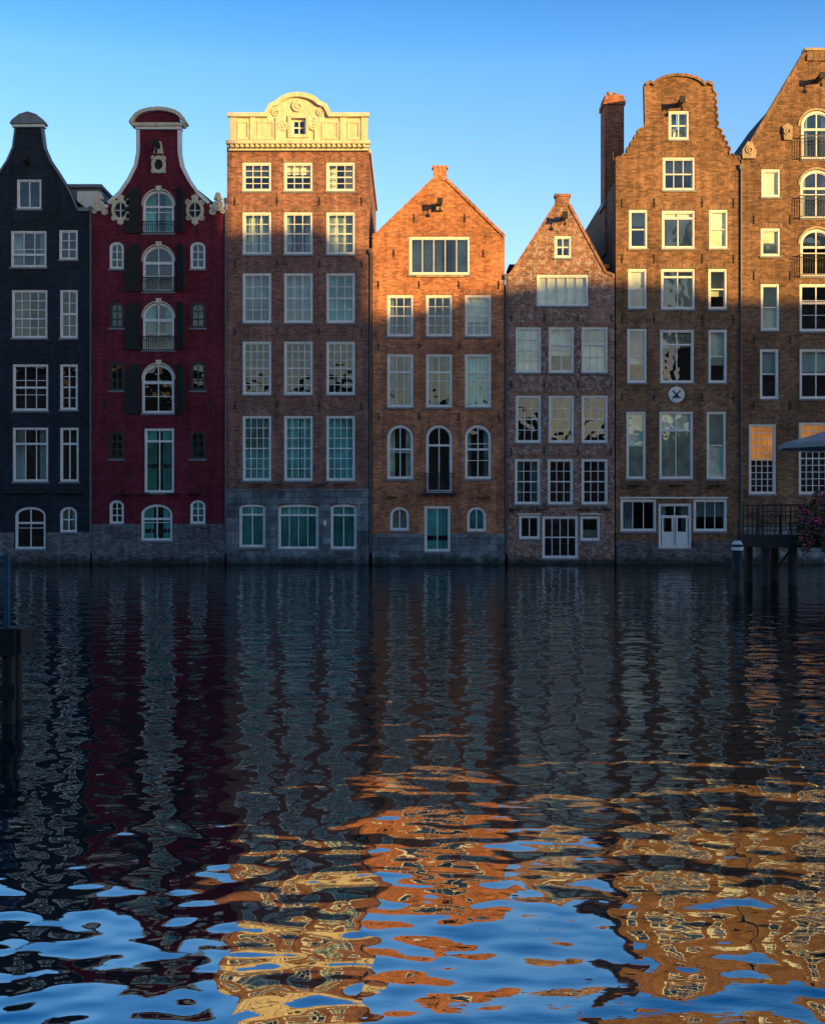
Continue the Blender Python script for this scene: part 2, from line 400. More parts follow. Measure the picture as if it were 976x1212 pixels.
# ================================================================== HOUSE 1 (black neck gable)
def h1x(pb):
    t = pb.bm('white_trim')
    cap = PP([(13, 147), (15, 143), (24, 136), (34, 133), (44, 136), (53, 143), (55, 147)])
    prism(pb.bm('lead_cap'), cap, -.22, .34)
    box(t, X(15), X(53), -.12, .3, Z(150.5), Z(147.1))
    c = pb.bm('lead_cap')
    for l in ([(92, 247), (84, 228), (72, 208), (60, 190), (53, 174), (50, 151)], [(18, 151), (15, 174), (8, 190), (-4, 208), (-16, 228), (-24, 247)]):
        ribbon(c, PP(l), -.03, .05, -.06, .32)
    box(c, X(92.5), X(107), -.12, .3, Z(250), Z(246)); box(c, X(-39), X(-24.5), -.12, .3, Z(250), Z(246))
    d = pb.bm('roof_dormer')
    box(d, X(74), X(112), 1.2, 6, Z(262), Z(215)); box(d, X(72), X(114), 1.0, 6.2, Z(214.9), Z(211))
    box(pb.bm('dormer_white'), X(84), X(110), 1.12, 1.19, Z(243), Z(219))
    anchors(pb, [(6, 255), (62, 255), (99, 258), (62, 330), (99, 330), (5, 330), (62, 416), (99, 416), (5, 416), (62, 497), (99, 497), (5, 497)])
    for x in (16, 34, 52): box(pb.bm('ironwork'), X(x)-.03, X(x)+.03, -.06, .01, Z(262), Z(256))
    pl = pb.bm('plinth_brick'); box(pl, X(-40), X(17), -.05, -.003, -.6, Z(630)); box(pl, X(55), X(69.5), -.05, -.003, -.6, Z(630)); box(pl, X(92.5), X(107), -.05, -.003, -.6, Z(630))
    box(pl, X(17)+.001, X(55)-.001, -.05, -.003, -.6, Z(652)); box(pl, X(69.5)+.001, X(92.5)-.001, -.05, -.003, -.6, Z(633))
    box(pl, X(-40), X(107), -.09, -.052, -.6, Z(655))
    hoist(pb, 34, 192)
    pipe(pb, 107.6, 250, 655)
    b = pb.bm('hoist_beam')
    for x0, x1 in ((4, 56), (66, 97)): box(b, X(x0), X(x1), -.25, -.01, Z(584), Z(581))
h1 = [(-24, 245), (-16, 226), (-4, 206), (8, 188), (15, 172), (18, 150), (50, 150), (53, 172), (60, 188), (72, 206), (84, 226), (92, 245), (107, 247), (107, 690), (-40, 690), (-40, 247)]
w1 = [(20, 212, 49, 247, 2, 1, 0, ''), (13, 273, 55, 316, 3, 2, 0, 'sw', .35), (70, 272, 92, 307, 2, 3, 0, ''), (-24, 272, -2, 307, 2, 2, 0, ''),
      (14, 343, 56, 400, 4, 5, 0, 'lw'), (71, 343, 92, 400, 2, 4, 0, '', .5), (-24, 343, -2, 400, 2, 4, 0, ''),
      (15, 431, 57, 486, 3, 3, 0, '', .5), (71, 431, 92, 485, 2, 4, 0, ''), (-24, 431, -2, 485, 2, 4, 0, ''),
      (15, 506, 57, 570, 3, 1, 0, 'sw', .7), (71, 506, 93, 570, 2, 1, 0, '', .7), (-24, 506, -2, 570, 2, 2, 0, ''),
      (18, 600, 54, 650, 2, 2, 10, '', .62), (71, 600, 91, 630, 2, 2, 8, 'fw'), (-24, 600, -4, 630, 2, 2, 8, '')]
house('black_canal_house', -40, 107, h1, w1, 'black', [(-39.5, 690), (-39.5, 250), (34, 190), (106.5, 250), (106.5, 690)], h1x, fw=.075)

# ================================================================== HOUSE 2 (maroon)
def h2x(pb):
    t = pb.bm('cream_trim'); w = pb.bm('white_trim')
    cx = 188
    prism(pb.bm('gable_head'), PP([(160, 146)]+arc(cx, 145, 26, 12, 172, 8, 14)+[(216, 146)]), -.16, .3)
    ribbon(t, PP([(155, 147), (158, 142)]+arc(cx, 143, 29, 13, 170, 10, 14)+[(218, 142), (221, 147)]), -.11, .07, -.34, .36)
    box(t, X(157), X(219), -.24, .32, Z(150), Z(146.2)); box(w, X(161), X(215), -.14, .31, Z(153.5), Z(150.1))
    Lp = [(163, 154), (163, 180), (160, 196), (152, 212), (141, 228), (128, 240)]
    Rp = [(128+2*(cx-128), 240), (235, 228), (224, 212), (216, 196), (213, 180), (213, 154)]
    ribbon(w, PP(Lp), -.06, .11, -.09, .32); ribbon(w, PP(Rp), -.06, .11, -.09, .32)
    box(w, X(109), X(128), -.14, .31, Z(246), Z(242.5)); box(w, X(248.5), X(266), -.14, .31, Z(246), Z(242.5))
    for px, s in ((118, 1), (258, -1)):
        scroll(t, px, 244, 7, -.2, -.145, sgn=s); scroll(t, px+6*s, 251, 4, -.14, .0, sgn=-s); scroll(t, px-6*s, 250, 3.5, -.14, .0, sgn=-s)
        prism(t, PP([(px-5, 236), (px-2, 228), (px+2, 228), (px+5, 236)]), -.1, .1)
    for px in (143, 231):
        n = 20
        o = [(X(px)+10.5/S*math.cos(2*math.pi*i/n), Z(249)+12.5/S*math.sin(2*math.pi*i/n)) for i in range(n)]
        i_ = [(X(px)+7/S*math.cos(2*math.pi*i/n), Z(249)+9/S*math.sin(2*math.pi*i/n)) for i in range(n)]
        ring(t, o, i_, -.12, .02)
        prism(pb.bm('shutters'), i_, -.02, -.004)
        box(w, X(px)-.025, X(px)+.025, -.05, -.021, Z(258), Z(240)); box(w, X(px-6.5), X(px+6.5), -.048, -.0205, Z(249)-.02, Z(249)+.02)
        for a in (45, 135, 225, 315): scroll(t, px+11*math.cos(math.radians(a)), 249+13*math.sin(math.radians(a)), 3.6, -.13, 0, sgn=1 if a in (45, 225) else -1)
        prism(t, PP([(px-3, 238), (px-4.5, 233), (px, 230), (px+4.5, 233), (px+3, 238)]), -.13, 0)
        prism(t, PP([(px-3, 260), (px-4, 264), (px, 267), (px+4, 264), (px+3, 260)]), -.13, 0)
    n = 20
    o = [(X(cx)+8.5/S*math.cos(2*math.pi*i/n), Z(195)+10.5/S*math.sin(2*math.pi*i/n)) for i in range(n)]
    i_ = [(X(cx)+5/S*math.cos(2*math.pi*i/n), Z(195)+6.5/S*math.sin(2*math.pi*i/n)) for i in range(n)]
    ring(t, o, i_, -.12, .02); prism(pb.bm('shutters'), i_, -.02, -.004)
    for a in (45, 135, 225, 315): scroll(t, cx+8.5*math.cos(math.radians(a)), 195+11*math.sin(math.radians(a)), 2.8, -.14, 0)
    prism(t, PP([(182, 182), (185, 168), (191, 168), (194, 182)]), -.12, 0)
    hoist(pb, cx, 174)
    s = pb.bm('shutters')
    for y0, y1 in ((222, 276), (289, 345), (357, 414), (430, 490)):
        ol = [(X(148), Z(y1)), (X(166), Z(y1)), (X(166), Z(y0+2)), (X(160), Z(y0)), (X(153), Z(y0+4)), (X(148), Z(y0+12))]
        prism(s, ol, -.11, -.05)
        for k in range(5):
            z0 = Z(y1)+(Z(y0+14)-Z(y1))*(k+.12)/5; z1 = Z(y1)+(Z(y0+14)-Z(y1))*(k+.88)/5
            box(s, X(150), X(164), -.13, -.111, z0, z1)
        hx = X(209); ang = math.radians(52)
        w0 = 18/S
        prof = [(0, Z(y1)), (w0, Z(y1)), (w0, Z(y0+12)), (w0*.72, Z(y0+4)), (w0*.35, Z(y0)), (0, Z(y0+2))]
        A = [s.verts.new((hx+u*math.cos(ang), -.05-u*math.sin(ang), z)) for u, z in prof]
        B_ = [s.verts.new((hx+u*math.cos(ang)+.05, -.05-u*math.sin(ang)+.04, z)) for u, z in prof]
        s.faces.new(A); s.faces.new(B_[::-1])
        for i in range(6):
            j = (i+1) % 6; s.faces.new((A[i], A[j], B_[j], B_[i]))
    for y0, y1 in ((262, 276), (328, 345), (398, 414)): railing(pb, 169, 206, y0, y1, .12, .1)
    for y0 in (225, 291, 358, 431):
        ribbon(t, PP(arc(187.5, y0+18, 19.5, 19.5, 0, 180, 16)), -.03, .03, -.05, -.003)
        prism(t, PP([(185.5, y0+1), (184.5, y0-5), (191.5, y0-5), (190.5, y0+1)]), -.1, -.052)
    anchors(pb, [(124, 330), (151, 500), (224, 500), (250, 330), (124, 400), (250, 400), (124, 478), (250, 478), (124, 560), (152, 560), (222, 560), (250, 560), (140, 272), (234, 274)])
    pl = pb.bm('plinth_brick')
    for a, b, top in ((109, 128.5, 620), (146.5, 166.5, 620), (204.5, 223.5, 620), (241.5, 266, 620)): box(pl, X(a), X(b), -.05, -.003, -.6, Z(top))
    box(pl, X(128.5)+.001, X(146.5)-.001, -.05, -.003, -.6, Z(622)); box(pl, X(223.5)+.001, X(241.5)-.001, -.05, -.003, -.6, Z(622)); box(pl, X(166.5)+.001, X(204.5)-.001, -.05, -.003, -.6, Z(643))
    for x in (150, 171, 205, 230):
        box(pb.bm('ironwork'), X(x)-.28, X(x)+.28, -.5, -.01, Z(584)-.03, Z(584)+.02)
    pipe(pb, 267.3, 240, 655)
    c = pb.bm('chimney'); box(c, X(238), X(252), 5, 6, Z(260), Z(222)); box(c, X(236), X(254), 4.9, 6.1, Z(221.9), Z(219))
h2 = [(128, 240), (141, 228), (152, 212), (160, 196), (163, 180), (163, 150), (213, 150), (213, 180), (216, 196), (224, 212), (235, 228), (248, 240), (266, 246), (266, 690), (108.5, 690), (108.5, 246)]
w2 = []
for i, (a, b) in enumerate(((286, 318), (357, 388), (428, 462), (510, 543), (592, 620))):
    fr = 'window_frames' if i in (0, 4) else 'dark_frames'
    w2.append((129.5, a, 146.5, b, 2, 3, 7, '', None, fr)); w2.append((225, a, 243, b, 2, 3, 7, 'ft' if i in (4,) else '', None, fr))
w2 += [(169, 225, 206, 276, 2, 2, 17, 'st', .62), (169, 291, 206, 345, 2, 3, 17, '', .62), (169, 358, 206, 414, 2, 3, 17, 'st', .62), (168, 431, 206, 489, 2, 3, 17, '', .62), (171, 507, 206, 583, 2, 1, 0, 'st', .8), (167, 597, 204, 640, 2, 2, 12, 'st', .6)]
house('maroon_canal_house', 108.5, 266, h2, w2, 'maroon', [(109, 690), (109, 249), (188, 185), (265.5, 249), (265.5, 690)], h2x, fw=.08)

# ================================================================== HOUSE 3 (brown, cream cornice)
C3 = ((287, 321), (336, 370), (386, 420))
def h3x(pb):
    t = pb.bm('cream_trim')
    o = [(272, 172), (272, 138), (318, 138), (322, 128)]+arc(353, 133, 27, 18, 150, 30, 12)+[(384, 128), (388, 138), (435, 138), (435, 172)]
    facade('cornice_parapet', PP(o), [PP([(344.5, 140), (363, 140), (363, 161), (344.5, 161)])], M['cream'], cur_e[0], cur_e[1], -.14, -.003)
    box(t, X(269), X(438), -.5, -.143, Z(173), Z(169)); box(t, X(270), X(437), -.32, -.143, Z(176), Z(173.1)); box(t, X(271), X(436), -.2, -.003, Z(179), Z(176.1))
    box(t, X(270), X(317), -.36, -.142, Z(140), Z(135.5)); box(t, X(389), X(437), -.36, -.142, Z(140), Z(135.5))
    ribbon(t, PP([(315, 139), (321, 127)]+arc(353, 133, 28, 19, 150, 30, 12)+[(385, 127), (391, 139)]), -.1, .12, -.34, .0)
    for px in (276, 300, 330, 376, 406, 431):
        box(t, X(px-3.5), X(px+3.5), -.22, -.143, Z(168.9), Z(140.2))
    for a, b in ((281, 295), (305, 325), (381, 401), (411, 426)):
        ring(t, PP([(a, 166), (b, 166), (b, 144), (a, 144)]), PP([(a+2, 163.5), (b-2, 163.5), (b-2, 146.5), (a+2, 146.5)]), -.19, -.143)
    for px in range(274, 436, 6): box(t, X(px), X(px+2.6), -.44, -.321, Z(176.5), Z(173.2))
    ring(t, PP([(341, 164), (366, 164), (366, 138), (341, 138)]), PP([(345, 160.5), (362.5, 160.5), (362.5, 141), (345, 141)]), -.24, -.143)
    scroll(t, 336, 150, 6, -.25, -.145); scroll(t, 371, 150, 6, -.25, -.145, sgn=-1); scroll(t, 353, 127, 7, -.25, -.145)
    scroll(t, 327, 134, 5, -.22, -.1); scroll(t, 380, 134, 5, -.22, -.1)
    box(pb.bm('interior'), X(342), X(365.5), .303, .8, Z(164), Z(137))
    lintels(pb, 'lintels', [(a, b, yy) for a, b in C3 for yy in (192, 251, 323, 404, 492)])
    pl = pb.bm('plinth')
    arcs = ((283, 314), (329, 377), (391, 422))
    box(pl, X(268.5), X(283)-.01, -.06, -.003, -.6, Z(581)); box(pl, X(314)+.01, X(329)-.01, -.06, -.003, -.6, Z(581))
    box(pl, X(377)+.01, X(391)-.01, -.06, -.003, -.6, Z(581)); box(pl, X(422)+.01, X(436.5), -.06, -.003, -.6, Z(581))
    for a, b in arcs:
        box(pl, X(a)-.009, X(b)+.009, -.06, -.003, -.6, Z(651.5)); box(pl, X(a)-.009, X(b)+.009, -.06, -.003, Z(596), Z(581))
    box(pl, X(268.5), X(436.5), -.1, -.062, Z(582), Z(578.5)); box(pl, X(268.5), X(436.5), -.1, -.062, -.6, Z(657))
    s = pb.bm('ironwork')
    for px in (304, 328, 378, 402): box(s, X(px)-.25, X(px)+.25, -.45, -.101, Z(574), Z(573))
    for py in (238, 312, 392, 480): anchors(pb, [(278, py), (328, py), (378, py), (428, py)], .4)
    pipe(pb, 438.6, 300, 655)
    box(pb.bm('white_trim'), X(383), X(386), -.08, -.062, Z(622), Z(616))
    box(pb.bm('cream_trim'), X(436.3), X(438.5), .31, 12, Z(178), Z(174))
h3 = [(268.5, 690), (268.5, 168), (272, 168), (272, 142), (318, 142), (322, 132), (332, 122), (353, 116), (374, 122), (384, 132), (388, 142), (435, 142), (435, 168), (436.5, 168), (436.5, 690)]
w3 = [(344.5, 140, 363, 161, 2, 2, 0, 'sw')]
pat3 = {192: ['bc', 'bc', 'sc'], 251: ['fw', 'sw', 'fw'], 323: ['fw', 'fw', 'ft'], 404: ['', '', ''], 492: ['ft', 'ft', 'ft']}
for (a, b, nx, ny) in ((192, 226, 3, 4), (251, 301, 3, 4), (323, 382, 3, 4), (404, 467, 4, 6), (492, 569, 4, 6)):
    for i, (x0, x1) in enumerate(C3): w3.append((x0, a, x1, b, nx, ny, 0, pat3[a][i]))
w3 += [(283, 597, 314, 648, 2, 1, 4, 'ft', .76), (329, 597, 377, 650, 4, 1, 4, 'ft', .76), (391, 597, 422, 650, 2, 1, 4, 'ft', .76)]
MATS['lintels'] = 'b3l'; M['b3l'] = brick('lintel_brick', (.22, .1, .07), (.27, .125, .085), (.26, .2, .165), bw=.07, rh=.24)
house('brown_brick_canal_house', 268.5, 436.5, h3, w3, 'b3', [(269, 690), (269, 174), (353, 172), (436.2, 174), (436.2, 690)], h3x)

# ================================================================== HOUSE 4 (orange gable)
C4 = ((458, 489), (504, 535), (550, 581))
def h4x(pb):
    c = pb.bm('lintels4')
    ribbon(c, PP([(597, 279), (529, 212)]), -.05, .09, -.07, .33); ribbon(c, PP([(512, 212), (440.5, 281)]), -.05, .09, -.07, .33)
    box(c, X(512.5), X(528.5), -.07, .33, Z(214), Z(199)); box(c, X(511), X(530), -.1, .36, Z(198.9), Z(196))
    hoist(pb, 520, 243); t = pb.bm('sandstone_trim')
    box(t, X(516), X(524), -.3, .0, Z(250), Z(246))
    lintels(pb, 'lintels4', [(a, b, yy) for a, b in C4 for yy in (349, 419)])
    for x0, x1 in C4: ribbon(c, PP(arc((x0+x1)/2, 519, 19, 19, 10, 170, 12)), -.09, .09, -.02, -.003)
    box(t, X(492), X(548), -.1, -.003, Z(327.8), Z(326))
    box(c, X(441), X(597), -.02, -.003, Z(279), Z(276))
    pl = pb.bm('plinth')
    for a, b, top in ((440.5, 460.5, 632), (460.5, 485, 632), (485, 501, 632), (534, 551.5, 632), (551.5, 576, 632), (576, 597, 632)): box(pl, X(a)+.001, X(b)-.001, -.06, -.003, -.6, Z(top))
    box(pl, X(501), X(534), -.06, -.003, -.6, Z(654)); box(pl, X(440.5), X(597), -.1, -.062, -.6, Z(657))
    railing(pb, 502, 537, 560, 582, .2, .1)
    s = pb.bm('ironwork'); box(s, X(498), X(540), -.45, -.01, Z(586), Z(583.5))
    for px in (464, 575): box(s, X(px)-.25, X(px)+.25, -.4, -.01, Z(589), Z(588))
    for py in (337, 409, 493): anchors(pb, [(448, py), (496, py), (543, py), (590, py)], .4)
    anchors(pb, [(490, 258), (550, 258), (466, 300), (572, 300)], .4)
    d = pb.bm('roof_dormer'); box(d, X(449), X(474), 3, 7, Z(285), Z(262)); box(pb.bm('dormer_white'), X(447), X(476), 2.8, 7.2, Z(261.9), Z(256))
    ch = pb.bm('chimney'); box(ch, X(494), X(506), 4, 5, Z(235), Z(218)); box(ch, X(492.5), X(507.5), 3.9, 5.1, Z(217.9), Z(215.5))
    pipe(pb, 598.7, 330, 655)
MATS['lintels4'] = 'b4l'; M['b4l'] = brick('lintel_brick_orange', (.38, .14, .07), (.44, .17, .08), (.3, .2, .15), bw=.07, rh=.24)
h4 = [(440.5, 690), (440.5, 281), (512.5, 211), (512.5, 199), (528.5, 199), (528.5, 211), (597, 279), (597, 690)]
w4 = [(484, 280, 556, 325, 5, 1, 0, 'lc,sc'), (458, 349, 489, 398, 3, 4, 0, 'sw'), (504, 349, 535, 398, 3, 4, 0, ''), (550, 349, 581, 398, 3, 4, 0, 'bc,hw'),
      (458, 419, 489, 482, 3, 3, 0, 'sw', .66), (504, 419, 535, 482, 2, 2, 0, 'sw', .66), (550, 419, 581, 482, 2, 2, 0, 'ft', .66),
      (458, 503, 489, 567, 2, 2, 15, 'sc', .55), (504, 503, 535, 583, 2, 1, 15, '', .7), (550, 503, 581, 567, 2, 3, 15, 'sw', .55),
      (461.5, 600, 484, 628, 2, 1, 10, 'fc'), (502, 599, 533, 653, 2, 1, 0, 'ft'), (552.5, 600, 575, 629, 2, 1, 10, 'ft')]
house('orange_brick_canal_house', 440.5, 597, h4, w4, 'b4', [(441, 690), (441, 284), (520, 209), (596.6, 282), (596.6, 690)], h4x, roofmat='tiler')

# ================================================================== HOUSE 5 (narrow weathered)
def h5x(pb):
    c = pb.bm('lintels5')
    ribbon(c, PP([(726, 326), (717, 322), (674, 242)]), -.05, .08, -.06, .33); ribbon(c, PP([(657, 242), (605, 322), (601, 326)]), -.05, .08, -.06, .33)
    box(c, X(657.5), X(673.5), -.06, .33, Z(244), Z(233)); box(c, X(656), X(675), -.1, .36, Z(232.9), Z(229.5))
    hoist(pb, 666, 259)
    lintels(pb, 'lintels5', [(a, b, yy) for a, b in ((610, 640), (649, 679), (688, 719)) for yy in (387, 468, 543)], 5)
    for py in (376, 455, 534): anchors(pb, [(605, py), (644, py), (684, py), (723, py)], .4)
    s = pb.bm('white_trim'); box(s, X(612), X(640), -.06, -.003, Z(609), Z(607.5)); box(s, X(685.5), X(711), -.06, -.003, Z(609), Z(607.5))
    g = pb.bm('ironwork')
    for px in (610, 640, 690, 716): box(g, X(px)-.3, X(px)+.3, -.4, -.01, Z(603), Z(601.8))
    pl = pb.bm('plinth_brick'); box(pl, X(601), X(727), -.07, -.003, -.6, Z(663))
h5 = [(600.5, 690), (600.5, 324), (605, 322), (657.5, 241), (657.5, 232), (673.5, 232), (673.5, 241), (717, 320), (727, 324), (727, 690)]
MATS['lintels5'] = 'b5l'; M['b5l'] = brick('lintel_brick_dark', (.24, .1, .06), (.3, .13, .08), (.26, .2, .165), bw=.07, rh=.24)
w5 = [(656, 279, 676, 305, 2, 2, 0, 'bc'), (635, 325, 696, 362, 5, 1, 0, 'Bc'),
      (610, 387, 640, 441, 3, 4, 0, 'Bc'), (649, 387, 679, 441, 2, 2, 0, 'bc', .62), (688, 387, 719, 441, 3, 3, 0, 'Bc', .62),
      (610, 468, 640, 524, 3, 4, 0, ''), (649, 468, 679, 524, 3, 4, 0, 'sw'), (688, 468, 719, 524, 3, 4, 0, ''),
      (609, 543, 639, 597, 3, 4, 0, 'sw'), (648, 543, 678, 597, 3, 4, 0, ''), (688, 543, 719, 597, 3, 4, 0, ''),
      (614, 610, 639, 638, 2, 1, 0, ''), (641.5, 611, 684, 661, 4, 2, 0, ''), (686.5, 611, 710, 640, 1, 1, 0, 'hc')]
house('weathered_brick_canal_house', 600.5, 727, h5, w5, 'b5', [(601, 690), (601, 328), (665, 238), (726.6, 328), (726.6, 690)], h5x)

# ================================================================== HOUSE 6
def scal(p0, p1, n, amp):
    out = []
    p0 = Vector(p0); p1 = Vector(p1); d = p1-p0; nn = Vector((d.y, -d.x)).normalized()
    for i in range(n):
        for k in range(4):
            t = (i+k/4)/n; out.append(tuple(p0+d*t+nn*amp*math.sin(math.pi*k/4)))
    out.append(tuple(p1)); return out
L6 = scal((728.5, 190), (742, 183), 2, 2.5)+scal((743, 180), (760, 152), 4, 3.5)+[(764, 146), (763, 100)]
T6 = [(763, 100), (770, 97)]+arc(803, 104, 31, 15, 165, 15, 12)+[(836, 97), (843, 100)]
R6 = [(843, 100), (843, 106)]+scal((844, 108), (847, 150), 5, 3)+scal((849, 152), (862, 180), 4, 3.5)+scal((863, 183), (875, 189), 2, 2.5)
def h6x(pb):
    r = pb.bm('lintels6')
    ribbon(r, PP(L6), -.02, .05, -.05, .33); ribbon(r, PP(T6), -.06, .08, -.12, .36); ribbon(r, PP(R6), -.02, .05, -.05, .33)
    hoist(pb, 803, 124)
    w = pb.bm('white_trim')
    lintels(pb, 'lintels6', ((784, 822, 186), (783, 822, 249), (782, 822, 318), (781, 821, 390), (780, 820, 487), (744, 766, 248), (839, 861, 248), (743, 765, 318), (838, 860, 318), (742, 765, 389), (838, 860, 389), (741, 764, 487), (836, 859, 487)))
    n = 24
    prism(w, [(X(800)+9.5/S*math.cos(2*math.pi*i/n), Z(467)+9.5/S*math.sin(2*math.pi*i/n)) for i in range(n)], -.07, -.003)
    k = pb.bm('ironwork')
    for a in (45, 135):
        dx, dz = math.cos(math.radians(a))*6.5/S, math.sin(math.radians(a))*6.5/S
        ribbon(k, [(X(800)-dx, Z(467)-dz), (X(800)+dx, Z(467)+dz)], -.035, .035, -.085+(a > 90)*.004, -.071)
    prism(k, [(X(800)+2.4/S*math.cos(2*math.pi*i/10), Z(469)+2.4/S*math.sin(2*math.pi*i/10)) for i in range(10)], -.092, -.072)
    for py in (240, 306, 378, 470): anchors(pb, [(736, py), (774, py), (831, py), (868, py)], .45)
    for px in (750, 800, 848): box(k, X(px)-.35, X(px)+.35, -.4, -.01, Z(575), Z(573.5))
    wt = pb.bm('white_trim'); box(wt, X(733), X(861), -.08, -.003, Z(590), Z(588.2))
    pl = pb.bm('plinth_brick'); box(pl, X(729), X(778), -.07, -.003, -.6, Z(640)); box(pl, X(820), X(875), -.07, -.003, -.6, Z(640)); box(pl, X(778)+.001, X(820)-.001, -.07, -.003, -.6, Z(652))
    ch = pb.bm('chimney')
    x0, x1 = 9.95, 10.95
    box(ch, x0, x1, 3, 4.4, 16, 23.7); box(ch, x0-.07, x1+.07, 2.93, 4.47, 23.701, 23.95); box(ch, x0, x1, 3, 4.4, 23.951, 24.2)
    box(pb.bm('lead_cap'), x0-.1, x1+.1, 2.9, 4.5, 18.4, 18.6)
    cyl(ch, (x0+.3, 3.5, 24.2), (x0+.3, 3.5, 24.5), .12); cyl(ch, (x0+.7, 3.9, 24.2), (x0+.7, 3.9, 24.6), .12)
    d = pb.bm('door_panels')
    for a, b in ((783.2, 797), (800, 813.8)):
        box(d, X(a), X(b), .06, .17, Z(647)+.02, Z(631))
        ring(d, PP([(a, 631), (b, 631), (b, 610), (a, 610)]), PP([(a+2, 629.5), (b-2, 629.5), (b-2, 612), (a+2, 612)]), .06, .17)
    pipe(pb, 876.2, 200, 655)
MATS['lintels6'] = 'b6l'; M['b6l'] = brick('lintel_brick_tan', (.2, .11, .065), (.25, .14, .08), (.22, .17, .13), bw=.07, rh=.24)
h6 = [(728.5, 690)]+L6+T6[1:]+R6[1:]+[(875, 690)]
w6 = [(791, 131, 815, 165, 2, 2, 0, 'fc'), (784, 186, 822, 225, 3, 2, 0, 'bc'),
      (744, 248, 766, 294, 1, 2, 0, 'bc'), (783, 249, 822, 294, 2, 1, 0, 'Bc', .8), (839, 248, 861, 294, 1, 2, 0, 'Bc'),
      (743, 318, 765, 365, 1, 2, 0, 'Bc'), (782, 318, 822, 366, 2, 1, 0, 'Bc', .8), (838, 318, 860, 366, 1, 2, 0, 'bc'),
      (742, 389, 765, 453, 1, 2, 0, 'bc'), (781, 390, 821, 453, 2, 1, 0, 'bc', .72), (838, 390, 860, 453, 1, 2, 0, 'bc'),
      (741, 487, 764, 567, 1, 2, 0, 'Bc'), (780, 487, 820, 567, 2, 1, 0, 'Bc', .72), (836, 487, 859, 567, 1, 2, 0, 'Bc'),
      (734, 591, 776.5, 629, 3, 1, 0, 'lw'), (779, 596, 818, 649, 2, 1, 0, 'sw', .7), (820.5, 591, 860, 629, 3, 1, 0, 'bw')]
house('neck_gable_canal_house', 728.5, 875, h6, w6, 'b6', [(729, 690), (729, 212), (803, 150), (874.6, 212), (874.6, 690)], h6x)

# ================================================================== HOUSE 7
def h7x(pb):
    t = pb.bm('sandstone_trim'); r = pb.bm('lintels6')
    ribbon(r, PP([(952, 62), (878, 186)]), -.08, .1, -.1, .36); ribbon(r, PP([(1054, 186), (980, 62)]), -.08, .1, -.1, .36)
    box(r, X(954), X(978), -.1, .36, Z(72), Z(60.5)); box(t, X(951), X(981), -.16, .4, Z(60.4), Z(57.5))
    prism(t, PP([(877.5, 188), (877.5, 178), (884, 168), (890, 170), (894, 180), (893, 188)]), -.16, .3)
    scroll(t, 886, 178, 5, -.22, -.162)
    scroll(t, 931, 156, 5, -.2, -.141); prism(t, PP([(927, 166), (925, 150), (931, 146), (937, 150), (936, 166)]), -.14, -.003)
    hoist(pb, 966, 96)
    for y0, y1 in ((162, 188), (233, 258), (302, 327)): railing(pb, 944, 988, y0, y1, .35, .12)
    for yy in (131, 201, 271): ribbon(t, PP(arc(966, yy+18, 21, 20, 0, 180, 16)), -.05, .05, -.05, -.003)
    for py in (260, 326, 402, 480): anchors(pb, [(892, py), (935, py), (997, py)], .45)
    lintels(pb, 'lintels6', ((901, 923, 200), (900, 923, 270), (900, 922, 336), (899, 921, 413), (886, 918, 502), (946, 986, 336), (946, 986, 413)))
    pl = pb.bm('plinth'); box(pl, X(877), X(1056), -.07, -.003, -.6, Z(622))
h7 = [(877, 690), (877, 186), (952, 62), (980, 62), (1055, 186), (1055, 690)]
w7 = []
for s in (0, 1):
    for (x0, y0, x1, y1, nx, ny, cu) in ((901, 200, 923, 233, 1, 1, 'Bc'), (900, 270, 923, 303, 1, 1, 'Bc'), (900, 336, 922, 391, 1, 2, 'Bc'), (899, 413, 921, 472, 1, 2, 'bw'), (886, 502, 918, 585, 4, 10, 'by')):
        if s: x0, x1 = 1932-x1, 1932-x0
        w7.append((x0, y0, x1, y1, nx, ny, 0, cu))
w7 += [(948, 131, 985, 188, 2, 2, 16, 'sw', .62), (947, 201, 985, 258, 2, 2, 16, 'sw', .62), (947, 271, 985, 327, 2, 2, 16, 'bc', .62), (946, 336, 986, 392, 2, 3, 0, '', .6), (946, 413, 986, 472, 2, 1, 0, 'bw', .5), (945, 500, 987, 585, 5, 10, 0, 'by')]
house('straight_gable_canal_house', 877, 1055, h7, w7, 'b7', [(877.5, 690), (877.5, 190), (966, 66), (1054.5, 190), (1054.5, 690)], h7x)

def neighbour(name, x0, x1, wall, yt, peak):
    cx = (x0+x1)/2; ws = []
    for a, b in ((230, 270), (320, 375), (405, 465), (495, 560)):
        for k in range(3):
            xx = x0+(x1-x0)*(k+.5)/3; ws.append((xx-16, a, xx+16, b, 3, 4, 0, random.choice(['fw', 'sw', '', 'bw'])))
    ws.append((cx-18, 596, cx+18, 652, 2, 2, 0, ''))
    def ex(pb):
        box(pb.bm('white_trim'), X(x0), X(x1), -.3, -.01, Z(yt+8), Z(yt)); hoist(pb, cx, yt-10)
        box(pb.bm('plinth'), X(x0), X(x1), -.06, -.003, -.6, Z(655))
    house(name, x0, x1, [(x0, 690), (x0, yt), (cx-10, peak), (cx+10, peak), (x1, yt), (x1, 690)], ws, wall, [(x0+.5, 690), (x0+.5, yt+4), (cx, peak+6), (x1-.5, yt+4), (x1-.5, 690)], ex)
neighbour('brick_canal_house', -190, -41.5, 'b3', 225, 130)
neighbour('brick_canal_house', 1057, 1200, 'b4', 210, 110)
neighbour('brick_canal_house', -345, -191.5, 'b6', 240, 150)
neighbour('brick_canal_house', 1201.5, 1350, 'b5', 230, 120)

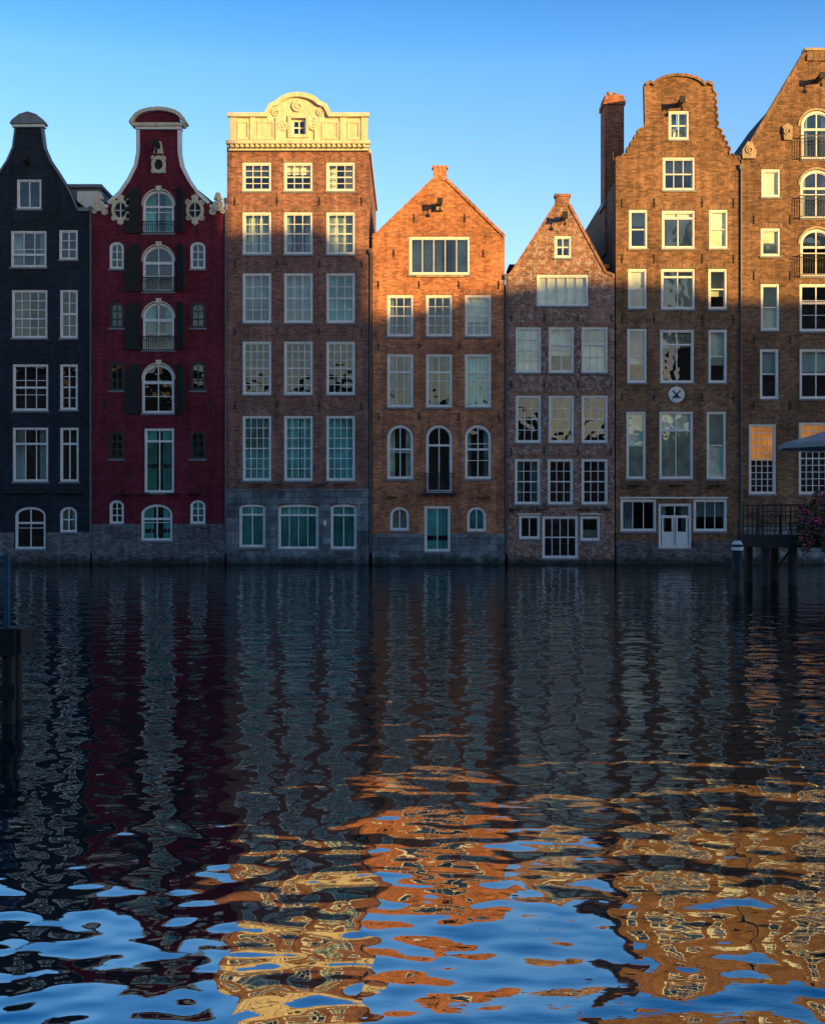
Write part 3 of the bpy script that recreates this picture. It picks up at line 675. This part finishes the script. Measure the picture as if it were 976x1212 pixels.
# ================================================================== opposite bank
QY = -78.0
def opposite(name, x0, x1, h0, h1, wall, roof='tile'):
    e, inv = empty(name, ((x0+x1)/2, QY, 0))
    b = bmesh.new()
    hb = min(h0, h1)-2.5
    prism(b, [(x0, -1), (x1, -1), (x1, h1-2.2), (x0, h0-2.2)], QY-12, QY)
    finish(b, 'walls', M[wall], e, inv)
    b = bmesh.new()
    v = [b.verts.new(p) for p in ((x0, QY+.3, h0-2.19), (x1, QY+.3, h1-2.19), (x1, QY-3, h1), (x0, QY-3, h0), (x0, QY-9, h0), (x1, QY-9, h1), (x1, QY-12.3, h1-2.19), (x0, QY-12.3, h0-2.19))]
    for f in ((0, 1, 2, 3), (3, 2, 5, 4), (4, 5, 6, 7), (0, 3, 4, 7), (1, 6, 5, 2), (0, 7, 6, 1)): b.faces.new([v[i] for i in f])
    finish(b, 'roof', M[roof], e, inv)
    fr = bmesh.new(); gl = bmesh.new()
    n = max(2, int((x1-x0)/2.4)); z = 2.2
    while z+2.2 < hb:
        for i in range(n):
            xx = x0+(x1-x0)*(i+.5)/n
            ring(fr, [(xx-.6, z), (xx+.6, z), (xx+.6, z+1.9), (xx-.6, z+1.9)], [(xx-.5, z+.1), (xx+.5, z+.1), (xx+.5, z+1.8), (xx-.5, z+1.8)], QY+.005, QY+.08)
            box(fr, xx-.025, xx+.025, QY+.02, QY+.07, z+.1, z+1.8); box(fr, xx-.5, xx+.5, QY+.022, QY+.068, z+.92, z+.98)
            box(gl, xx-.5, xx+.5, QY+.006, QY+.03, z+.1, z+1.8)
        z += 3.1
    finish(fr, 'window_frames', M['white'], e, inv); finish(gl, 'window_panes', M['blackp'], e, inv)
opposite('waterfront_building', -70, -58, 20, 20, 'b6'); opposite('waterfront_building', -58, -46, 22, 22, 'b3')
xx = -46
k = 0
for wdt, hh in ((9, 21), (8, 19), (10, 17.5), (7, 16), (9, 17.5), (8, 15), (9, 13.5), (7, 11), (9, 12), (11, 11)):
    opposite('waterfront_building', xx+.02, xx+wdt-.02, hh, hh, ('b3', 'b6', 'b7', 'b4')[k % 4]); xx += wdt; k += 1
SH = 65.45  # unseen buildings, widths and roof heights shaped to cast the facades' shadow line
opposite('shadow_caster_tower', X(-300)+SH+.02, X(267)+SH-.02, 35, 34.5, 'b3')
opposite('shadow_caster_building', X(267)+SH+.02, X(438)+SH-.02, 27.4, 27.8, 'b6')
opposite('shadow_caster_building', X(438)+SH+.02, X(600)+SH-.02, 23.9, 22.4, 'b3')
opposite('shadow_caster_building', X(600)+SH+.02, X(728)+SH-.02, 24.0, 25.0, 'b7')
opposite('shadow_caster_building', X(728)+SH+.02, X(876)+SH-.02, 25.2, 25.0, 'b4')
opposite('shadow_caster_building', X(876)+SH+.02, X(1300)+SH-.02, 24.2, 24.2, 'b3')

# ================================================================== ground + water
b = bmesh.new()
prof = [(-4000, .95), (-76, .95), (-76, -2.2), (.9, -2.2), (.9, .95), (4000, .95)]
A = [b.verts.new((-4000, y, z)) for y, z in prof]; B2 = [b.verts.new((4000, y, z)) for y, z in prof]
for i in range(5): b.faces.new((A[i], B2[i], B2[i+1], A[i+1]))
finish(b, 'ground', M['earth'], None, None)
b = bmesh.new()
vs = [b.verts.new(p) for p in ((-1500, -75.99, 0), (1500, -75.99, 0), (1500, .89, 0), (-1500, .89, 0))]; b.faces.new(vs)
finish(b, 'water', M['water'], None, None)

# ================================================================== right terrace
DY = -17.3
e, inv = empty('wooden_terrace', (15, DY, 0))
w = bmesh.new(); d = bmesh.new(); ir = bmesh.new()
tx0 = 12.2; tz = 1.75; DB = -14.6
y = DY; k = 0
while y < -8:
    xa = tx0 if y < DB else 17.6
    box(d, xa, 26, y, y+.17, tz-.05, tz); y += .18
box(w, tx0-.03, 26, DY-.08, DY-.001, tz-.42, tz+.02); box(w, tx0-.08, tx0-.031, DY-.08, DB, tz-.42, tz+.02)
for yy in (DY+.25, DB-.3):
    for xx in (tx0+.25, tx0+1.22, tx0+3.3, tx0+5.4, tx0+7.4):
        cyl(w, (xx, yy, -1.8), (xx, yy, tz-.06), .17, .15, n=12)
    box(w, tx0, 24, yy-.1, yy+.1, tz-.3, tz-.051)
cyl(w, (tx0+.3, DY+.3, .1), (tx0+1.2, DY+.3, 1.3), .05)
for xx in (tx0+.1, tx0+.75, tx0+1.4): cyl(ir, (xx, DY+.05, tz), (xx, DY+.05, tz+1.1), .03)
for k in range(5): cyl(ir, (tx0+.1, DY+.05, tz+.2+.22*k), (tx0+1.45, DY+.05, tz+.2+.22*k), .014 if k < 4 else .028)
for k in range(9): cyl(ir, (tx0+.1+k*.16, DY+.05, tz+.2), (tx0+.1+k*.16, DY+.05, tz+1.08), .012)
for k in range(5): cyl(ir, (tx0+.1, DY+.1+k*.62, tz), (tx0+.1, DY+.1+k*.62, tz+1.08), .022)
for k in range(3): cyl(ir, (tx0+.1, DY+.05, tz+.3+.39*k), (tx0+.1, DB-.05, tz+.3+.39*k), .02)
for k in range(18): cyl(ir, (tx0+.1+k*.6, DB-.05, tz), (tx0+.1+k*.6, DB-.05, tz+1.08), .022)
for k in range(3): cyl(ir, (tx0+.1, DB-.05, tz+.3+.39*k), (tx0+10.3, DB-.05, tz+.3+.39*k), .018)
finish(d, 'deck_boards', M['wood'], e, inv); finish(w, 'piles_and_beams', M['woodd'], e, inv); finish(ir, 'railing', M['iron'], e, inv)
def parasol(px, py, z0, r, h, rise=.6):
    e, inv = empty('parasol', (px, py, z0))
    c = bmesh.new(); n = 8; top = c.verts.new((px, py, z0+h+rise)); rim = []; low = []; mid = []
    for i in range(n):
        a = 2*math.pi*i/n+.2
        rim.append(c.verts.new((px+r*math.cos(a), py+r*math.sin(a), z0+h)))
        low.append(c.verts.new((px+r*math.cos(a), py+r*math.sin(a), z0+h-.18)))
        mid.append(c.verts.new((px+r*.5*math.cos(a), py+r*.5*math.sin(a), z0+h+rise*.46)))
    for i in range(n):
        j = (i+1) % n; c.faces.new((top, mid[i], mid[j])); c.faces.new((mid[i], rim[i], rim[j], mid[j])); c.faces.new((rim[i], low[i], low[j], rim[j]))
    finish(c, 'canopy', M['canvas'], e, inv)
    p = bmesh.new(); cyl(p, (px, py, z0), (px, py, z0+h+rise+.05), .035); cyl(p, (px, py, z0), (px, py, z0+.1), .35, .3, 16)
    for i in range(n):
        a = 2*math.pi*i/n+.2; cyl(p, (px, py, z0+h+rise-.12), (px+r*.97*math.cos(a), py+r*.97*math.sin(a), z0+h-.0), .012, n=6)
    finish(p, 'pole_and_ribs', M['wood'], e, inv)
parasol(15.35, -15.9, tz, 2.1, 3.3)
parasol(19.8, -15.6, tz, 1.9, 2.9)
def table(px, py, z):
    e, inv = empty('cafe_table', (px, py, z)); b = bmesh.new()
    cyl(b, (px, py, z+.72), (px, py, z+.75), .36, n=20); cyl(b, (px, py, z), (px, py, z+.72), .03); cyl(b, (px, py, z), (px, py, z+.03), .22, n=16)
    finish(b, 'table', M['wood'], e, inv)
def chair(px, py, z, s):
    e, inv = empty('cafe_chair', (px, py, z)); b = bmesh.new()
    box(b, px-.2, px+.2, py-.2, py+.2, z+.43, z+.46)
    for dx in (-.18, .18):
        for dy in (-.18, .18): cyl(b, (px+dx*1.1, py+dy, z), (px+dx, py+dy, z+(.9 if dx*s < 0 else .43)), .015, n=6)
    for k in range(4): box(b, px-s*.19-.01, px-s*.19+.01, py-.18, py+.18, z+.56+.09*k, z+.6+.09*k)
    finish(b, 'chair', M['wood'], e, inv)
for tx, ty in ((13.3, -15.9), (16.9, -15.4)):
    table(tx, ty, tz); chair(tx-.6, ty, tz, 1); chair(tx+.6, ty+.05, tz, -1)
def leafmat(name, c):
    m, nt, out = newmat(name); d = N(nt, 'ShaderNodeBsdfDiffuse'); tc = N(nt, 'ShaderNodeTexCoord')
    vm = N(nt, 'ShaderNodeVectorMath'); vm.operation = 'SCALE'; vm.inputs[0].default_value = c
    L(nt, mrange(nt, noise(nt, tc.outputs['Object'], 6, 3), .3, .7, .5, 1.5), vm.inputs['Scale']); L(nt, vm.outputs[0], d.inputs[0]); L(nt, d.outputs[0], out.inputs[0]); return m
LM = [leafmat('leaf_green', (.07, .16, .035)), leafmat('flower_pink', (.65, .09, .26)), leafmat('leaf_dark', (.03, .075, .022))]
def planter(px, py, z, w, name='flower_planter'):
    e, inv = empty(name, (px, py, z)); b = bmesh.new()
    for k in range(3): box(b, px-w/2, px+w/2, py-.2, py+.2, z-.35+.12*k, z-.35+.12*k+.11)
    finish(b, 'trough', M['woodd'], e, inv)
    b = bmesh.new()
    for k in range(4600):
        u = random.uniform(-1, 1); hh = 1.0+.25*math.sin(u*5+px)+.15*math.sin(u*13)
        hh *= math.sqrt(max(.05, 1-u*u*.8))
        x = px+u*w/2*1.1; t = random.random(); lo = -.9-.25*math.sin(u*8+1)
        zz = z+lo+(hh-lo)*t
        rad = .42*math.sin(math.pi*min(1, .15+.8*t))*(.6+.4*math.sin(u*9+t*5)**2)
        y = py+random.uniform(-1, 1)*rad-.12
        s = random.uniform(.03, .075)
        if random.random() < .12+.2*(math.sin(u*7+t*9) > .6): mi = 1; s *= .9; y = py-rad*random.uniform(.6, 1.15)-.14
        else: mi = 0 if random.random() < .6 else 2
        q = Matrix.Rotation(random.uniform(0, 6.28), 3, 'Z') @ Matrix.Rotation(random.uniform(0, 3.14), 3, 'X')
        vs = [b.verts.new(Vector((x, y, zz))+q @ Vector(p)) for p in ((-s, 0, 0), (0, -s*.5, 0), (s, 0, 0), (0, s*.5, .2*s))]
        f = b.faces.new(vs); f.material_index = mi
    finish(b, 'foliage_and_flowers', LM, e, inv)
planter(14.3, DY-.3, tz+.5, 1.7)
planter(16.2, DY-.3, tz+.35, 1.8)
def mooring(px, py, top, r=.14):
    e, inv = empty('mooring_post', (px, py, 0)); b = bmesh.new()
    cyl(b, (px, py, -1.9), (px+.02, py, top-.12), r, r*.94, 14)
    finish(b, 'post', M['woodd'], e, inv, True)
    b = bmesh.new(); cyl(b, (px+.02, py, top-.3), (px+.02, py, top-.2), r*1.05, n=14); cyl(b, (px+.02, py, top-.118), (px+.02, py, top), r*1.02, r*.6, 14); finish(b, 'white_band', M['white'], e, inv)
    b = bmesh.new(); cyl(b, (px, py, .55), (px, py, .62), r*1.12, n=14); finish(b, 'iron_hoop', M['iron'], e, inv)
mooring(10.2, -21.7, 1.68, .17)
# ================================================================== left jetty (only its end shows)
e, inv = empty('wooden_jetty', (-6.5, -45, 0))
b = bmesh.new()
jx = -4.82; jz = 1.14
for k in range(20): box(b, jx-.2-k*.2, jx-.2-k*.2+.185, -45.2, -44.75, jz-.05, jz)
box(b, -9, jx+.01, -45.27, -45.202, jz-.3, jz+.03); box(b, jx+.011, jx+.06, -45.2, -44.75, jz-.28, jz+.02)
box(b, -9, jx, -45.26, -45.2, .3, .48)
for xx in (jx-.12, jx-.42, jx-1.6, jx-3):
    for yy in (-45.12, -44.85): cyl(b, (xx, yy, -1.9), (xx, yy, jz-.06), .09, .08, 12)
finish(b, 'deck_and_piles', M['woodd'], e, inv)
b = bmesh.new()
for xx in (jx-.14, jx-.75, jx-1.6, jx-2.6): box(b, xx-.03, xx+.03, -45.15, -45.09, jz, jz+.92)
for z in (.3, .58, .86): box(b, -9, jx-.171, -45.135, -45.105, jz+z, jz+z+.05)
finish(b, 'blue_railing', M['blue'], e, inv)

# ================================================================== camera, light, sky
AZ, EL = math.radians(40), math.radians(6)
s = Vector((math.sin(AZ)*math.cos(EL), -math.cos(AZ)*math.cos(EL), math.sin(EL)))
sd = bpy.data.lights.new('sun', 'SUN'); sd.energy = 5; sd.angle = math.radians(.5); sd.color = (1.7, .98, .25)
so = bpy.data.objects.new('sun', sd); so.rotation_euler = s.to_track_quat('Z', 'Y').to_euler(); so.location = (60, -60, 60); scene.collection.objects.link(so)
wd = bpy.data.worlds.new('World'); scene.world = wd; wd.use_nodes = True
nt = wd.node_tree; bg = nt.nodes['Background']
sk = nt.nodes.new('ShaderNodeTexSky'); sk.sky_type = 'NISHITA'; sk.sun_disc = False; sk.sun_elevation = EL; sk.sun_rotation = math.radians(140)
sk.altitude = 0; sk.air_density = 1; sk.dust_density = .8; sk.ozone_density = 2
tc = nt.nodes.new('ShaderNodeTexCoord'); sp = nt.nodes.new('ShaderNodeSeparateXYZ'); nt.links.new(tc.outputs['Generated'], sp.inputs[0])
side = mixc(nt, mrange(nt, sp.outputs[1], -.3, .5, 0, 1), (1.3, 1.5, 1.7), (2.5, 2.8, 3.1))
e1 = mixc(nt, mrange(nt, sp.outputs[2], .12, .36, 0, 1), (1.25, 1.0, .92), (.50, .76, .98))
e2 = mixc(nt, mrange(nt, sp.outputs[2], .345, .46, 0, 1), e1, (.06, .36, .66))
# the darkest, deepest blue lies on the side of the sky away from the sun
elev = mixc(nt, mrange(nt, sp.outputs[1], -.1, .4, 0, 1), e1, e2)
mul = mixc(nt, 1.0, side, elev, 'MULTIPLY')
col = mixc(nt, 1.0, sk.outputs[0], mul, 'MULTIPLY')
nt.links.new(col, bg.inputs[0]); bg.inputs[1].default_value = .15
cd = bpy.data.cameras.new('camera'); cam = bpy.data.objects.new('camera', cd); scene.collection.objects.link(cam)
cam.location = (0, -CAMD, CAMH); cam.rotation_euler = (math.radians(90), 0, 0)
cd.sensor_fit = 'HORIZONTAL'; cd.sensor_width = 36; cd.lens = 36*CAMD/(976/S); cd.clip_end = 9000; cd.clip_start = .1
scene.camera = cam
scene.view_settings.view_transform = 'Standard'; scene.view_settings.look = 'None'; scene.view_settings.exposure = 0
